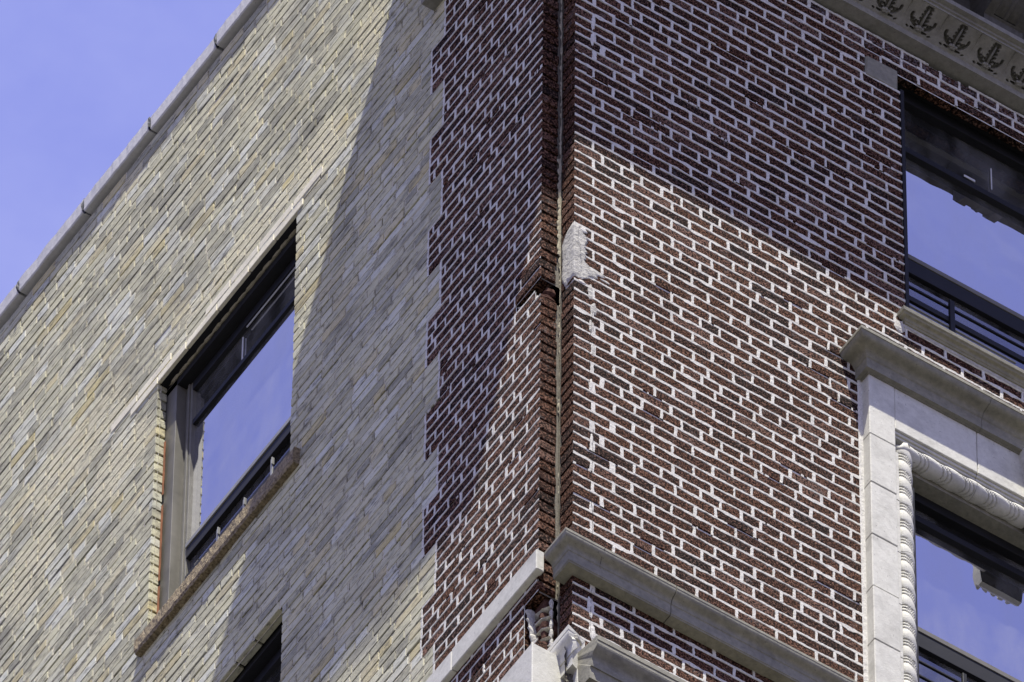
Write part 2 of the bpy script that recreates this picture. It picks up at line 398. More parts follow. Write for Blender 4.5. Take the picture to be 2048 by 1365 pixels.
# front wall ------------------------------------------------------
farF = MB()
for r in range(-17, 79):
    zt, zb = zk(r), zk(r+1)
    if zt > 1.05: continue
    ivs = intervals(0, 3.6, zt, zb, FRONT_OPEN)
    hdr = (r % 6 == 3)
    J = [0.0]
    if hdr:
        J.append(.145)
        while J[-1] < 3.7: J.append(J[-1]+.102+R.uniform(-.004, .004))
    else:
        if r % 2 == 0: J.append(.098+R.uniform(-.004, .004))
        while J[-1] < 3.7: J.append(J[-1]+.204+R.uniform(-.005, .005))
        k0 = len(J)
        drift = R.uniform(-.01, .01)
        J = [J[0]]+[j+(drift if j > .3 else 0) for j in J[1:]]
    for (a, b) in ivs:
        cut = [a]+[j for j in J if a+.028 < j < b-.028]+[b]
        spans = [(x, y) for x, y in zip(cut, cut[1:])]
        keep = [(x, y) for x, y in spans if vis(P_front, (x+y)/2, (zt+zb)/2)]
        if not keep: farF.quad(P_front(a, zb, 0), P_front(b, zb, 0), P_front(b, zt, 0), P_front(a, zt, 0)); continue
        ka, kb = keep[0][0], keep[-1][1]
        if kb < b-.01: farF.quad(P_front(kb, zb, 0), P_front(b, zb, 0), P_front(b, zt, 0), P_front(kb, zt, 0))
        wF.strip(ka+(.006 if ka < .001 else 0), kb, zb, zt, -.005)
        for i, (x, y) in enumerate(keep):
            first = x < .001
            x0 = x+(0 if first else .006); y0 = y-(.006 if y < b-.001 else .001)
            dz = WAVE((x+y)/2, r, 1.3)
            wF.add(x0, y0, zb+.0065+dz, zt-.0065+dz, red_tone(), (B-.010+R.uniform(-.003, .003)) if first else .05, R.gauss(0, .0005), R.gauss(0, .006), R.gauss(0, .004), .0028)
            if y < b-.001: wF.head.append((y, zb+dz, zt+dz, r))
        if not first: pass
        wF.bed.append((r, ka, kb))
# below the bricked area and to the right
for (x0, x1, z0, z1) in ((0, 9, GZ, zk(79)), (3.6, 9, zk(79), 1.04), (-A, 9, 1.05, 2.86)):
    farF.quad(P_front(x0, z0, -.004), P_front(x1, z0, -.004), P_front(x1, z1, -.004), P_front(x0, z1, -.004))

# side wall -------------------------------------------------------
farS = MB(); farSr = MB()
BULGE = lambda z: .009*math.exp(-((z+1.86)/.10)**2)*R.uniform(.5, 1.3)
for r in range(-44, 80):
    zt, zb = zk(r), zk(r+1)
    if zt > 2.90: continue
    yb = 1.006+R.uniform(-.003, .003) if (r % 10 == 9 or r % 10 < 4) else .903+R.uniform(-.003, .003)
    top = zt > 1.10
    hdr = (r % 6 == 3)
    # red part
    J = [B]
    if hdr:
        J.append(B+.15)
        while J[-1] < 1.3: J.append(J[-1]+.102+R.uniform(-.004, .004))
    else:
        if r % 2: J.append(B+.098)
        while J[-1] < 1.3: J.append(J[-1]+.204+R.uniform(-.006, .006))
    for (a, b) in intervals(B, yb, zt, zb, SIDE_HOLES):
        cut = [a]+[j for j in J if a+.03 < j < b-.03]+[b]
        spans = list(zip(cut, cut[1:]))
        keep = [s for s in spans if vis(P_side, sum(s)/2, (zt+zb)/2)]
        if not keep: wS.strip(a, b, zb, zt, 0, farSr); continue
        wS.strip(max(keep[0][0], B+.006), keep[-1][1], zb, zt, -.005)
        if keep[0][0] > a+.01: wS.strip(a, keep[0][0], zb, zt, 0, farSr)
        if keep[-1][1] < b-.01: wS.strip(keep[-1][1], b, zb, zt, 0, farSr)
        for (x, y) in keep:
            first = x < B+.001; edge = x < B+.15
            dz = WAVE((x+y)/2, r, 4.1)
            wS.add(x+(0 if first else .006), y-.006, zb+.0065+dz, zt-.0065+dz, red_tone(), (A-.012+R.uniform(-.005, .003)) if first else .05,
                   R.gauss(0, .0007)+(BULGE(zt) if edge else 0), R.gauss(0, .006), R.gauss(0, .004), .003)
            if y < b-.001: wS.head.append((y, zb+dz, zt+dz, r))
        wS.bed.append((r, keep[0][0], keep[-1][1]))
        wS.head.append((keep[-1][1], zb, zt, r)) if keep[-1][1] > b-.001 else None
    # cream part
    off = (r % 2)*.102+R.uniform(-.03, .03); J = [yb-.204+off]
    pitch = .102 if r % 6 == 2 else .204
    while J[-1] < 9.2: J.append(J[-1]+pitch*R.choice((1, 1, 1, 1, 1, .5, .75))+R.uniform(-.008, .008) if pitch > .15 else J[-1]+pitch+R.uniform(-.005, .005))
    for (a, b) in intervals(yb, 9.0, zt, zb, SIDE_OPEN):
        cut = [a]+[j for j in J if a+.035 < j < b-.035]+[b]
        spans = list(zip(cut, cut[1:]))
        keep = [s for s in spans if vis(P_side, sum(s)/2, (zt+zb)/2, 170)]
        if not keep: wC.strip(a, b, zb, zt, 0, farS); continue
        wC.strip(keep[0][0], keep[-1][1]-(.004 if abs(keep[-1][1]-b) < .002 else 0), zb, zt, -.018)
        if keep[0][0] > a+.01: wC.strip(a, keep[0][0], zb, zt, 0, farS)
        if keep[-1][1] < b-.01: wC.strip(keep[-1][1], b, zb, zt, 0, farS)
        wC.bed.append((r, keep[0][0], keep[-1][1]-.004))
        for (x, y) in keep:
            dz = WAVE((x+y)/2, r, 9.7)*1.3
            gj = R.uniform(.0045, .0065)
            wC.head.append((x, zb+dz, zt+dz, r)) if x > a+.001 else None
            pr = R.gauss(0, .0008)+.0025*nz(x*1.1, zt*1.3, 2.2)
            wC.add(x+gj, y-(gj if y < b-.001 else 0), zb+R.uniform(.0058, .0095)+dz, zt-R.uniform(.0042, .0065)+dz, cream_tone(), .05, pr, R.gauss(.004, .009), R.gauss(0, .005), R.choice((.0014, .002, .0035)))
    
for (x0, x1, z0, z1, mb) in ((B, 1.0, GZ, zk(80), farSr), (1.0, 9, GZ, zk(80), farS)):
    wS.strip(x0, x1, z0, z1, 0, mb)
# back faces so that the building is closed
farS.quad((9, 9, GZ), (-A, 9, GZ), (-A, 9, 2.85), (9, 9, 2.85)); farS.quad((9, 0, GZ), (9, 9, GZ), (9, 9, 2.85), (9, 0, 2.85))

# notch lining
nb = MB()
for z0, z1 in ((GZ, -4.51), (-4.15, zk(31)+.002), (zk(29)-.002, 1.1)):
    nb.quad((-A+.012, B+.012, z0), (.006, B+.012, z0), (.006, B+.012, z1), (-A+.012, B+.012, z1))
nb.quad((.008, B+.012, GZ), (.008, .008, GZ), (.008, .008, 1.1), (.008, B+.012, 1.1))

POOL = {}
def brick_mesh(kind, material, v):
    key = (kind, v)
    if key not in POOL:
        st = R.getstate(); R.seed(hash((len(kind), v*7919)) & 0xffff)
        V, Fc = cbox(0, .025, 0, .19, .05, .0545, .0028 if kind == 'red' else .0022, .0018)
        R.setstate(st); b = MB(); b.add(V, Fc); POOL[key] = b.mesh('brick', material)
    return POOL[key]
def finish(w, kind, limit=290):
    wall = w.back.obj(w.name, w.mat_m, BLD, w.label)
    def area(bk):
        ua, ub, zb, zt = bk[:4]; q = [project(w.Pf(u, z, 0)) for u, z in ((ua, zb), (ub, zb), (ub, zt), (ua, zt))]
        q = [(min(max(x, 0), 2048), min(max(y, 0), 1365)) for x, y in q]
        return abs(sum(q[i][0]*q[(i+1) % 4][1]-q[(i+1) % 4][0]*q[i][1] for i in range(4)))/2
    order = sorted(range(len(w.bricks)), key=lambda i: -area(w.bricks[i])); top = set(i for i in order[:limit])
    rest = MB(); rot = Matrix.Rotation(-math.pi/2, 4, 'Z') if w.side else Matrix.Identity(4)
    for i, (ua, ub, zb, zt, tn, dep, pr, tilt, spin, ch) in enumerate(w.bricks):
        L, H = ub-ua, zt-zb; c = Vector(w.Pf((ua+ub)/2, (zb+zt)/2, pr))
        if dep > .06: tilt = spin = 0
        Mx = Matrix.Translation(c) @ rot @ Matrix.Rotation(tilt, 4, 'X') @ Matrix.Rotation(spin, 4, 'Y') @ Matrix.Diagonal((L/.19, dep/.05, H/.0545, 1))
        me = brick_mesh(kind, w.mat_b, R.randrange(14))
        if i in top:
            o = bpy.data.objects.new('brick', me); COL.objects.link(o); o.parent = wall; o.matrix_local = Mx; o.color = (tn[0], tn[1], 0, 1)
        else:
            rest.add([Mx @ v.co for v in me.vertices], [tuple(p.vertices) for p in me.polygons], tn)
    if rest.v:
        o = rest.obj('brickwork', w.mat_b, wall); o['kind'] = 'stuff'; o.color = (0, 0, 0, 1)
    return wall
wallF = finish(wF, 'red'); wallS = finish(wS, 'red'); wallC = finish(wC, 'cream')
nb.obj('notch_mortar', M['mortar_dark'], wallF)
farF.obj('brickwork_beyond', M['far_red'], wallF); farSr.obj('brickwork_beyond', M['far_red'], wallS); farS.obj('brickwork_beyond', M['far_cream'], wallC)

# raised, ragged pointing of the red walls
def pointing(w, hw, proud, step, seed, top=1.0, lost=.50, lf=4.0):
    mb = MB()
    for (r, a, b) in w.bed:
        for k in ((r, r+1) if r == w.bed[-1][0] else (r,)):
            z = zk(k); n = max(3, int((b-a)/step)); rows = []
            amp = .6+.8*R.random()
            for i in range(n+1):
                u = a+(b-a)*i/n; zz = z+WAVE(u, k-.5, seed)
                sm = max(0, nz(u*11, k*7.3, seed+3)-.28)*.022
                e1 = hw+.0038*nz(u*30, k*3.3, seed)*amp+.0026*nz(u*95, k*5.1, seed)+.0026*nz(u*8, k*2.2, seed)+sm*.5
                e2 = hw+.0042*nz(u*27, k*4.7, seed+9)*amp+.0028*nz(u*90, k*1.7, seed+9)+.0026*nz(u*7, k*2.9, seed)+sm
                e1 = max(e1, .002); e2 = max(e2, .002); pw = proud+abs(proud)*(.6*nz(u*21, k*1.3, seed)); e1 = min(e1, top)
                x = [(zz+e1+.001, -.003), (zz+e1-.0012, pw), (zz-e2+.0012, pw*.8), (zz-e2-.001, -.003)]
                rows.append([w.Pf(u, v, q) for v, q in x])
            for i, (p, q) in enumerate(zip(rows, rows[1:])):
                u = a+(b-a)*i/n
                if nz(u*lf, k*5.7, seed+20)+.12*nz(u*60, k, seed) > lost: continue
                for j in range(3):
                    f = (p[j], p[j+1], q[j+1], q[j]); mb.quad(*(reversed(f) if w.side else f))
    for (u, zb, zt, r) in w.head:
        rows = []; g1 = (.0066 if top > .5 else .0026)+R.uniform(-.0018, .0026)+(R.uniform(.001, .007) if (not w.side and u < .2 and (zt < -2. or zt > -.3)) else 0); sl_ = R.uniform(-.002, .002)
        for i in range(7):
            v = zb+.003+(zt-zb-.006)*i/6; uc = u+sl_*(i-3)/3
            e1 = g1+.0036*nz(v*75, u*9, r); e2 = g1+.0036*nz(v*75, u*9, r+40); pw = proud+abs(proud)*.5*nz(v*60, u, r)
            rows.append([w.Pf(uc+e, v, q) for e, q in ((-e1-.001, -.003), (-e1+.0012, pw), (e2-.0012, pw), (e2+.001, -.003))])
        for p, q in zip(rows, rows[1:]):
            for j in range(3):
                f = (p[j], p[j+1], q[j+1], q[j]); mb.quad(*(reversed(f) if w.side else f))
    return mb
pointing(wF, .0070, .0014, .0075, 1.3).obj('pointing', M['mortar'], wallF)
pointing(wS, .0062, .0009, .0085, 4.1).obj('pointing', M['mortar'], wallS)
pointing(wC, .0058, -.0013, .014, 9.7, .0008, .30, 1.9).obj('pointing', M['mortar_cream'], wallC)

# ------------------------------------------------------------------ damage at the corner
def crack(pts, Pf, side, width, name, material, parent, seed):
    mb = MB(); dense = []
    for (a, b), (c, d) in zip(pts, pts[1:]):
        n = max(2, int(math.hypot(c-a, d-b)/.012))
        dense += [(a+(c-a)*i/n+.004*nz(i*.7, b*31, seed), b+(d-b)*i/n) for i in range(n)]
    for i, ((a, b), (c, d)) in enumerate(zip(dense, dense[1:])):
        w1 = width*(.5+abs(nz(i*.4, seed))); w2 = width*(.5+abs(nz((i+1)*.4, seed)))
        f = [Pf(a-w1, b, .0030), Pf(c-w2, d, .0030), Pf(c+w2, d, .0030), Pf(a+w1, b, .0030)]
        mb.quad(*(f if side else reversed(f)))
    mb.obj(name, material, parent)
crack([(.092, -2.20), (.09, -2.32), (.078, -2.42), (.082, -2.75)], P_front, False, .0012, 'crack', M['dark'], wallF, 3.)
crack([(.10, -3.02), (.098, -3.25), (.083, -3.45), (.10, -3.62), (.092, -3.95)], P_front, False, .0012, 'crack', M['dark'], wallF, 5.)
crack([(.095, -4.12), (.088, -4.35), (.094, -4.52)], P_front, False, .0010, 'crack', M['dark'], wallF, 6.)
# tan mortar squeezed out along the inside corner
mb = MB(); rows = []
n = 420
for i in range(n+1):
    z = 1.0-5.75*i/n
    wd = .0025+.010*max(0, nz(z*5.2, 1.7))+.011*nz(z*26, 3.1)+.007*nz(z*80, 2.2)
    if -1.75 < z < -1.05: wd += .010+.006*nz(z*30, 8)
    if z < -2.05: wd = wd-.004+.008*nz(z*14.7, 5.5)
    wd = max(.0008, wd)
    ry = (.006 if z > -2.05 else .002)+.007*max(0, nz(z*19, 4.4))+.004*nz(z*60, 9.1)
    rows.append([(-wd, B-.0005, z), (-wd*.6, B-.004-.002*nz(z*50, 6), z), (-.002, B-.005, z), (-.001, B-max(.001, ry), z)])
for p, q in zip(rows, rows[1:]):
    for j in range(3): mb.quad(p[j], q[j], q[j+1], p[j+1])
mb.obj('corner_mortar', M['mortar_tan'], wallF, 'tan mortar running down the inside corner')
# trowelled cement patch over the corner edge
def patch():
    mb = MB(); rows = []; nt_, ns = 46, 26
    for i in range(nt_+1):
        t = i/nt_; z = -1.60-.43*t
        up = min(1, t/.22)**.7; dn = min(1, (1-t)/.10)**.5
        wl = (B-.006)*up*(1 if t < .8 else 1-.35*(t-.8)/.2)+.008*nz(t*9, 1.1)
        wl = max(.004, min(wl, B-.004))
        wr = (.022+.045*min(1, max(0, t-.06)/.15)+.018*nz(t*6, 2.2)+.020*nz(t*21, 5)+.008*nz(t*55, 6)+(.055*math.sin(math.pi*(t-.62)/.26) if .62 < t < .88 else 0))*(.35+.65*dn)
        wr = max(.006, wr)
        row = []
        for j in range(ns+1):
            s = -1+2*j/ns; x = max(0, s)*wr; y = max(0, -s)*wl
            edge = min(1, (1-abs(s))*5, t*10, (1-t)*10)
            h = -.004+(.0095+.0035*nz(x*14, y*14, z*14)+.0012*nz(x*60, y*60, z*60))*edge
            k = max(0, 1-abs(s)*6)*.7
            dx = -h*(1 if s <= 0 else k); dy = -h*(1 if s >= 0 else k)
            row.append((x+dx, y+dy, z+.01*nz(s*3, t*3)))
        rows.append(row)
    for p, q in zip(rows, rows[1:]):
        for j in range(ns): mb.quad(p[j], q[j], q[j+1], p[j+1])
    return mb.obj('cement_patch', M['patch'], wallF, 'pale cement patch smeared over the cracked corner', True)
patch()
def smear(parent, Pf, side, u, z, ru, rz, seed, material, h=.0030):
    mb = MB(); nu, nv = 22, 6; rows = []
    for i in range(nv+1):
        k = i/nv; row = []
        for j in range(nu):
            a_ = 2*math.pi*j/nu; rr = 1+.34*nz(math.cos(a_)*1.6, math.sin(a_)*1.6, seed)+.24*nz(math.cos(a_)*5, math.sin(a_)*5, seed+3)
            uu = u+ru*k*rr*math.cos(a_); vv = z+rz*k*rr*math.sin(a_)
            row.append(Pf(uu, vv, h*(1-k**3)-.0025*k**6+.0010*nz(uu*70, vv*70, seed)))
        rows.append(row)
    for p, q in zip(rows, rows[1:]):
        for j in range(nu):
            f = (p[j], q[j], q[(j+1) % nu], p[(j+1) % nu]); mb.quad(*(reversed(f) if side else f))
    mb.obj('mortar_smear', material, parent, None, True)
for i, (u, z, ru, rz) in enumerate(((.085, -2.06, .018, .06), (.10, -2.17, .020, .05), (.092, -2.30, .014, .055), (.10, -2.46, .013, .06), (.125, -1.90, .04, .016), (.04, -2.02, .03, .012), (.088, -2.72, .012, .05),
                                    (.095, -3.1, .010, .05), (.09, -4.25, .016, .09), (.10, -4.42, .018, .06), (.093, -.08, .011, .06), (.09, -.20, .012, .05), (.05, -1.64, .022, .02), (.16, -1.93, .03, .008))):
    smear(wallF, P_front, False, u, z, ru, rz, i*3.7, M['mortar'] if i > 4 else M['patch'])
crack([(.016, -1.66), (.012, -1.74), (.026, -1.80), (.03, -1.93)], lambda u, v, w: (u, -w-.0095, v), False, .0009, 'crack', M['dark'], wallF, 9.)
# broken-out holes: rough inner brick and lumps of mortar
def lump(mb, c, s, seed, nu=7, nv=5):
    idx = []
    for i in range(nv+1):
        th = math.pi*i/nv
        for j in range(nu):
            ph = 2*math.pi*j/nu; d = Vector((math.sin(th)*math.cos(ph), math.sin(th)*math.sin(ph), math.cos(th)))
            k = 1+.45*nz(d.x*1.7+seed, d.y*1.7, d.z*1.7); idx.append((c[0]+d.x*s[0]*k, c[1]+d.y*s[1]*k, c[2]+d.z*s[2]*k))
    mb.add(idx, [(i*nu+j, (i+1)*nu+j, (i+1)*nu+(j+1) % nu, i*nu+(j+1) % nu) for i in range(nv) for j in range(nu)])
for z0, z1, rows_ in ((-4.50, -4.17, 5), (zk(31), zk(29), 1)):
    mb = MB(); mo = MB()
    mb.box(-A+(.075 if rows_ == 1 else .05), -.012, B+(.06 if rows_ == 1 else .025), .25, z0-.02, z1+.02)
    for i in range(rows_):
        z = z1-(i+.5)*(z1-z0)/rows_
        if rows_ > 1:
            if i:
                for y0, y1 in ((B+.012+.012*(i % 2), .150+.01*(i % 3)), (.158+.008*(i % 2), .222)):
                    V, Fc = cbox(-.02, (y0+y1)/2, z, .085+.012*nz(i*2.3, y0*9), y1-y0, .046, .008, .009)
                    rt = Matrix.Translation((-.02, (y0+y1)/2, z)) @ Matrix.Rotation(.16*nz(i*3.1, y0*7), 4, 'X') @ Matrix.Rotation(.22*nz(i*1.9, y0*5), 4, 'Z') @ Matrix.Translation((.02, -(y0+y1)/2, -z))
                    mb.add([rt @ Vector(v) for v in V], Fc)
            lump(mo, (-A+.03, .205-.01*i, z), (.030, .008, .034), z*3); lump(mo, (-.030, B+.004, z), (.010, .010, .036), z*4)
            lump(mo, (-A+.06, .15, z-.033), (.034, .05, .007), z*7+2)
        else:
            lump(mo, (-A+.03, .28, z+.03), (.028, .016, .026), 3.3); lump(mo, (-A+.028, .185, z-.026), (.03, .05, .010), 7.7); lump(mo, (-A+.024, .145, z-.06), (.026, .012, .036), 5.1)
            lump(mb, (-.035, B+.025, z+.01), (.03, .022, .026), 1.9); lump(mb, (-A+.05, B+.03, z-.045), (.045, .026, .026), 4.2)
    mb.obj('broken_brick', M['rubble'], wallS, 'broken bricks inside the hole at the corner', False)
    mo.obj('mortar_lumps', M['patch'], wallS)

# ------------------------------------------------------------------ coping of the side wall
cop = bpy.data.objects.new('coping', None); link(cop, BLD, 'pale stone coping of the side wall with tarred joints')
PINV[cop.name] = Matrix.Identity(4)
ys = [1.03, 1.68, 2.25, 2.822, 3.393, 3.963, 4.53, 5.1, 5.68, 6.25, 6.8, 7.4, 8.0, 8.6, 9.1]
for i, (y0, y1) in enumerate(zip(ys, ys[1:])):
    mb = MB(); n = 26; rows = []
    dz = R.uniform(-.006, .006); dw = R.uniform(-.004, .004)
    for j in range(n+1):
        y = y0+.006+(y1-y0-.012)*j/n
        e = .004*nz(y*9, i)+.003*nz(y*31, i); tp = .006*nz(y*4, i+.5)
        rows.append([(-A+.25, y, 2.865+dz), (-A-.028+dw+e*.4, y, 2.865+dz), (-A-.034+dw+e*.6, y, 2.872+dz+e*.3), (-A-.036+dw+e, y, 2.955+dz+tp), (-A-.028+dw+e, y, 2.968+dz+tp), (-A+.25, y, 3.0+dz)])
    for p, q in zip(rows, rows[1:]):
        for k in range(5): mb.quad(p[k], p[k+1], q[k+1], q[k])
    mb.f.append(tuple(range(6))[::-1]); mb.f.append(tuple(range(len(mb.v)-4*0-1, len(mb.v)-1)) if False else tuple(range(6)))
    mb.f = mb.f[:-2]
    mb.add(rows[0], [(5, 4, 3, 2, 1, 0)]); mb.add(rows[-1], [(0, 1, 2, 3, 4, 5)])
    mb.obj('coping_stone', M['coping'], cop)
    jb = MB(); lump(jb, (-A-.026, y1, 2.915), (.018, .009, .052), i*3.1, 9, 7); jb.obj('joint_seal', M['tar'], cop)

# ------------------------------------------------------------------ main cornice
cor = bpy.data.objects.new('cornice', None); link(cor, BLD, 'heavy shaded cornice with carved palmettes and brackets'); PINV[cor.name] = Matrix.Identity(4)
YE = 1.0
def cpath(p): return [(-A-p, YE+max(0, p-.2)*.55), (-A-p, -p), (9, -p)]
prof = [(-.12, 1.04), (.065, 1.04), (.068, 1.052), (.068, 1.076), (.074, 1.08)]
prof2 = [(.200, 1.142), (.206, 1.142), (.206, 1.155), (.216, 1.157), (.216, 1.172), (.240, 1.174), (.240, 1.205), (.13, 1.207), (.13, 1.74)]
prof2 += cyma((.13, 1.74), (.20, 1.84), .010)+[(.22, 1.97), (.84, 1.985), (.84, 1.99), (.87, 1.975), (.87, 2.13), (.89, 2.13)]+cyma((.89, 2.13), (.995, 2.285), -.015)+[(1.0, 2.29), (1.0, 2.348), (.0, 2.43)]
cove = arc((.074, 1.080), (.200, 1.142), -.012, 8)
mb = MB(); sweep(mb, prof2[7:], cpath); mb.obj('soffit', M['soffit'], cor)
mb = MB(); sweep(mb, prof, cpath); sweep(mb, prof2[:8], cpath)
allp = prof+cove+prof2
mb.add([(-A-p, YE+max(0, p-.2)*.55, z) for p, z in allp if p >= -.05]+[(-A, YE, 2.43), (-A, YE, 1.04)], [tuple(range(len([1 for p, z in allp if p >= -.05])+2))])
mb.obj('moulding', M['cornice'], cor)
# leaf band: carved panels with real relief, one mesh shared by all panels
LW = .182
def capd(px, py, a, b):
    ax, ay = a; bx, by = b; dx, dy = bx-ax, by-ay; L2 = dx*dx+dy*dy
    t = 0 if L2 == 0 else max(0, min(1, ((px-ax)*dx+(py-ay)*dy)/L2)); return math.hypot(px-ax-t*dx, py-ay-t*dy)
CAPS = []
for s in (-1, 1):
    for k in range(5):
        y0 = .26+.13*k; CAPS += [((s*.035, y0), (s*(.115-.008*k), y0+.10), .020), ((s*.035, y0), (s*.040, y0+.14), .022)]
    CAPS += [((s*.05, .20), (s*.17, .22), .028), ((s*.17, .22), (s*.27, .31), .028), ((s*.27, .31), (s*.33, .44), .022), ((s*.33, .44), (s*.33, .54), .022), ((s*.17, .24), (s*.18, .36), .018),
             ((s*.25, .30), (s*.24, .40), .014), ((s*.12, .09), (s*.22, .10), .016), ((s*.30, .06), (s*.34, .09), .012)]
CAPS += [((-.06, .93), (.06, .93), .020)]
def relief(t, s):
    d = 1.0
    for a, b, r in CAPS: d = min(d, capd(t, s*.8, (a[0], a[1]*.8), (b[0], b[1]*.8))-r*1.45)
    cav = max(0, min(1, (-d+.004)/.018))
    edge = abs(abs(t)-(.47-.10*(1-s)**2)); gl_ = max(0, 1-edge/.010)*.35 if s > .25 else 0
    return -.030*cav-.005*gl_+.013*(math.cos(t*math.pi)**2)*math.sin(math.pi*s)-.008*max(0, 1-abs(abs(t)-.5)/.03)*s
NS, NT = 44, 56
ca = np.array(cove); cl_ = np.concatenate([[0], np.cumsum(np.hypot(*np.diff(ca, axis=0).T))]); cl_ /= cl_[-1]
mb = MB(); grid = []
for i in range(NS+1):
    s = i/NS; p = np.interp(s, cl_, ca[:, 0]); z = np.interp(s, cl_, ca[:, 1])
    row = []
    for j in range(NT+1):
        t = -.5+j/NT; h = relief(t, s) if 0 < i < NS else 0
        row.append((t*LW, -(p+h*.45), z-h*.89))
    grid.append(row)
for i in range(NS):
    for j in range(NT): mb.quad(grid[i][j], grid[i+1][j], grid[i+1][j+1], grid[i][j+1])
leaf_me = mb.mesh('leaf_panel', M['cornice'], False)
bb = MB()
for t, s, rr in ((-.075, .17, .0075), (-.03, .12, .008), (.03, .12, .008), (.075, .17, .0075), (0, .19, .0085)):
    p = np.interp(s, cl_, ca[:, 0]); z = np.interp(s, cl_, ca[:, 1]); lump(bb, (t*LW, -p-.003, z-.003), (rr*1.25,)*3, t*9, 10, 8)
a_ = np.array([np.interp(.2, cl_, ca[:, 0]), np.interp(.2, cl_, ca[:, 1])]); b_ = np.array([np.interp(.8, cl_, ca[:, 0]), np.interp(.8, cl_, ca[:, 1])])
bb.add([(-.005, -a_[0]-.004, a_[1]-.002), (.005, -a_[0]-.004, a_[1]-.002), (.0025, -b_[0]-.006, b_[1]-.004), (-.0025, -b_[0]-.006, b_[1]-.004),
        (-.005, -a_[0]+.01, a_[1]+.01), (.005, -a_[0]+.01, a_[1]+.01), (.0025, -b_[0]+.01, b_[1]+.01), (-.0025, -b_[0]+.01, b_[1]+.01)],
       [(0, 3, 2, 1), (0, 1, 5, 4), (1, 2, 6, 5), (2, 3, 7, 6), (3, 0, 4, 7)])
berry_me = bb.mesh('berry_cluster', M['cornice'], True)
x = 1.60-LW*12
while x < 4.2:
    if x-LW/2 > -A-.05:
        o = bpy.data.objects.new('leaf_panel', leaf_me); COL.objects.link(o); o.parent = cor; o.location = (x, 0, 0)
        if x > 1.2:
            o2 = bpy.data.objects.new('berry_cluster', berry_me); COL.objects.link(o2); o2.parent = cor; o2.location = (x, 0, 0)
    xl = x; x += LW
mb = MB(); sweep(mb, cove, lambda p: [(xl+LW/2, -p), (9, -p)]); x1 = 1.60-LW*9+LW*0
sweep(mb, cove, lambda p: [(-A-p, YE), (-A-p, -p), (-A-.03+.0*p, -p)]); mb.obj('plain_cove', M['cornice'], cor)
# brackets under the projecting slab
def bracket_mesh():
    mb = MB(); w = .105
    pr = [(.13, 1.207), (.235, 1.21), (.238, 1.25), (.25, 1.256)]
    pr += [(.30+.10*math.sin(a)-.05*math.cos(a), 1.36-.10*math.cos(a)) for a in [math.pi*i/12 for i in range(1, 8)]]
    pr += [(.46, 1.47), (.54, 1.55), (.62, 1.60), (.69, 1.635), (.72, 1.69), (.715, 1.75), (.69, 1.80), (.72, 1.86), (.78, 1.90), (.78, 1.99), (.13, 1.99)]
    for s in (-1, 1):
        vs_ = [(s*w, -p, z) for p, z in pr]; mb.add(vs_, [tuple(range(len(pr)))[::s]])
    for (p, z), (q, y) in zip(pr, pr[1:]):
        us = [-w, -.062, -.055, -.012, -.006, .006, .012, .055, .062, w]; hs = [0, 0, -.012, -.012, -.004, -.004, -.012, -.012, 0, 0]
        n = Vector((q-p, y-z)); n.normalize(); nrm = (n.y, -n.x)
        for (a, ha), (b, hb) in zip(zip(us, hs), list(zip(us, hs))[1:]):
            k = 1 if z > 1.255 else 0
            mb.quad((a, -(p+nrm[0]*ha*k), z+nrm[1]*ha*k), (a, -(q+nrm[0]*ha*k), y+nrm[1]*ha*k), (b, -(q+nrm[0]*hb*k), y+nrm[1]*hb*k), (b, -(p+nrm[0]*hb*k), z+nrm[1]*hb*k))
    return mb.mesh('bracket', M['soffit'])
bm_ = bracket_mesh()
ros = MB()
for k in range(9):
    a = 2*math.pi*k/9; lump(ros, (.048*math.cos(a), -.15, 1.42+.045*math.sin(a)), (.026, .03, .024), k*1.3, 8, 6)
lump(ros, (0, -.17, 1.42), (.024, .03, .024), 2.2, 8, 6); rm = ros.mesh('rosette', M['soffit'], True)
for k in range(-3, 8):
    xk = 2.145+.66*k
    if xk < -A-.05: continue
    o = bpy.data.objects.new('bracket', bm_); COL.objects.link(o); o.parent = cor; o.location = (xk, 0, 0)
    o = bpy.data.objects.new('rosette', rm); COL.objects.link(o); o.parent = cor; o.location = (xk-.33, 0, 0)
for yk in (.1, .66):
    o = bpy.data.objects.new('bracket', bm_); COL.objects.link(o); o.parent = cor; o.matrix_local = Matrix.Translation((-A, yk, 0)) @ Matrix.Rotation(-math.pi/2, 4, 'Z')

# ------------------------------------------------------------------ belt courses
def prof_part(name, profile, path, parent, material, label=None, ends=True):
    mb = MB(); sweep(mb, profile, path)
    if ends:
        n = len(profile)
        for e in (0, -1):
            mb.add([(*path(p)[e], z) for p, z in profile], [tuple(range(n))[::(1 if e == 0 else -1)]])
    return mb.obj(name, material, parent, label)
belt = bpy.data.objects.new('belt_course', None); link(belt, BLD, 'moulded pale stone belt course wrapping the corner'); PINV[belt.name] = Matrix.Identity(4)
ZB = -3.952
bp_ = [(-.02, ZB-.148), (.052, ZB-.148), (.052, ZB-.142), (.056, ZB-.139), (.056, ZB-.082), (.060, ZB-.078)]+cyma((.060, ZB-.078), (.098, ZB-.016), -.007, 12)+[(.1, ZB-.014), (.1, ZB), (-.02, ZB+.004)]
cuts = [.46, .95]
xs_ = [None, .455, .96, 1.4865]
for i in range(3):
    if i == 0: pth = lambda p: [(-p, .062), (-p, -p), (.4535, -p)]
    else: pth = (lambda a, b: lambda p: [(a, -p), (b, -p)])(xs_[i]+.0015, xs_[i+1])
    dzz = (0, -.002, .0015)[i]
    prof_part('belt_stone', [(p+(0, .0015, -.001)[i], z+dzz) for p, z in bp_], pth, belt, M['stone_dull'])
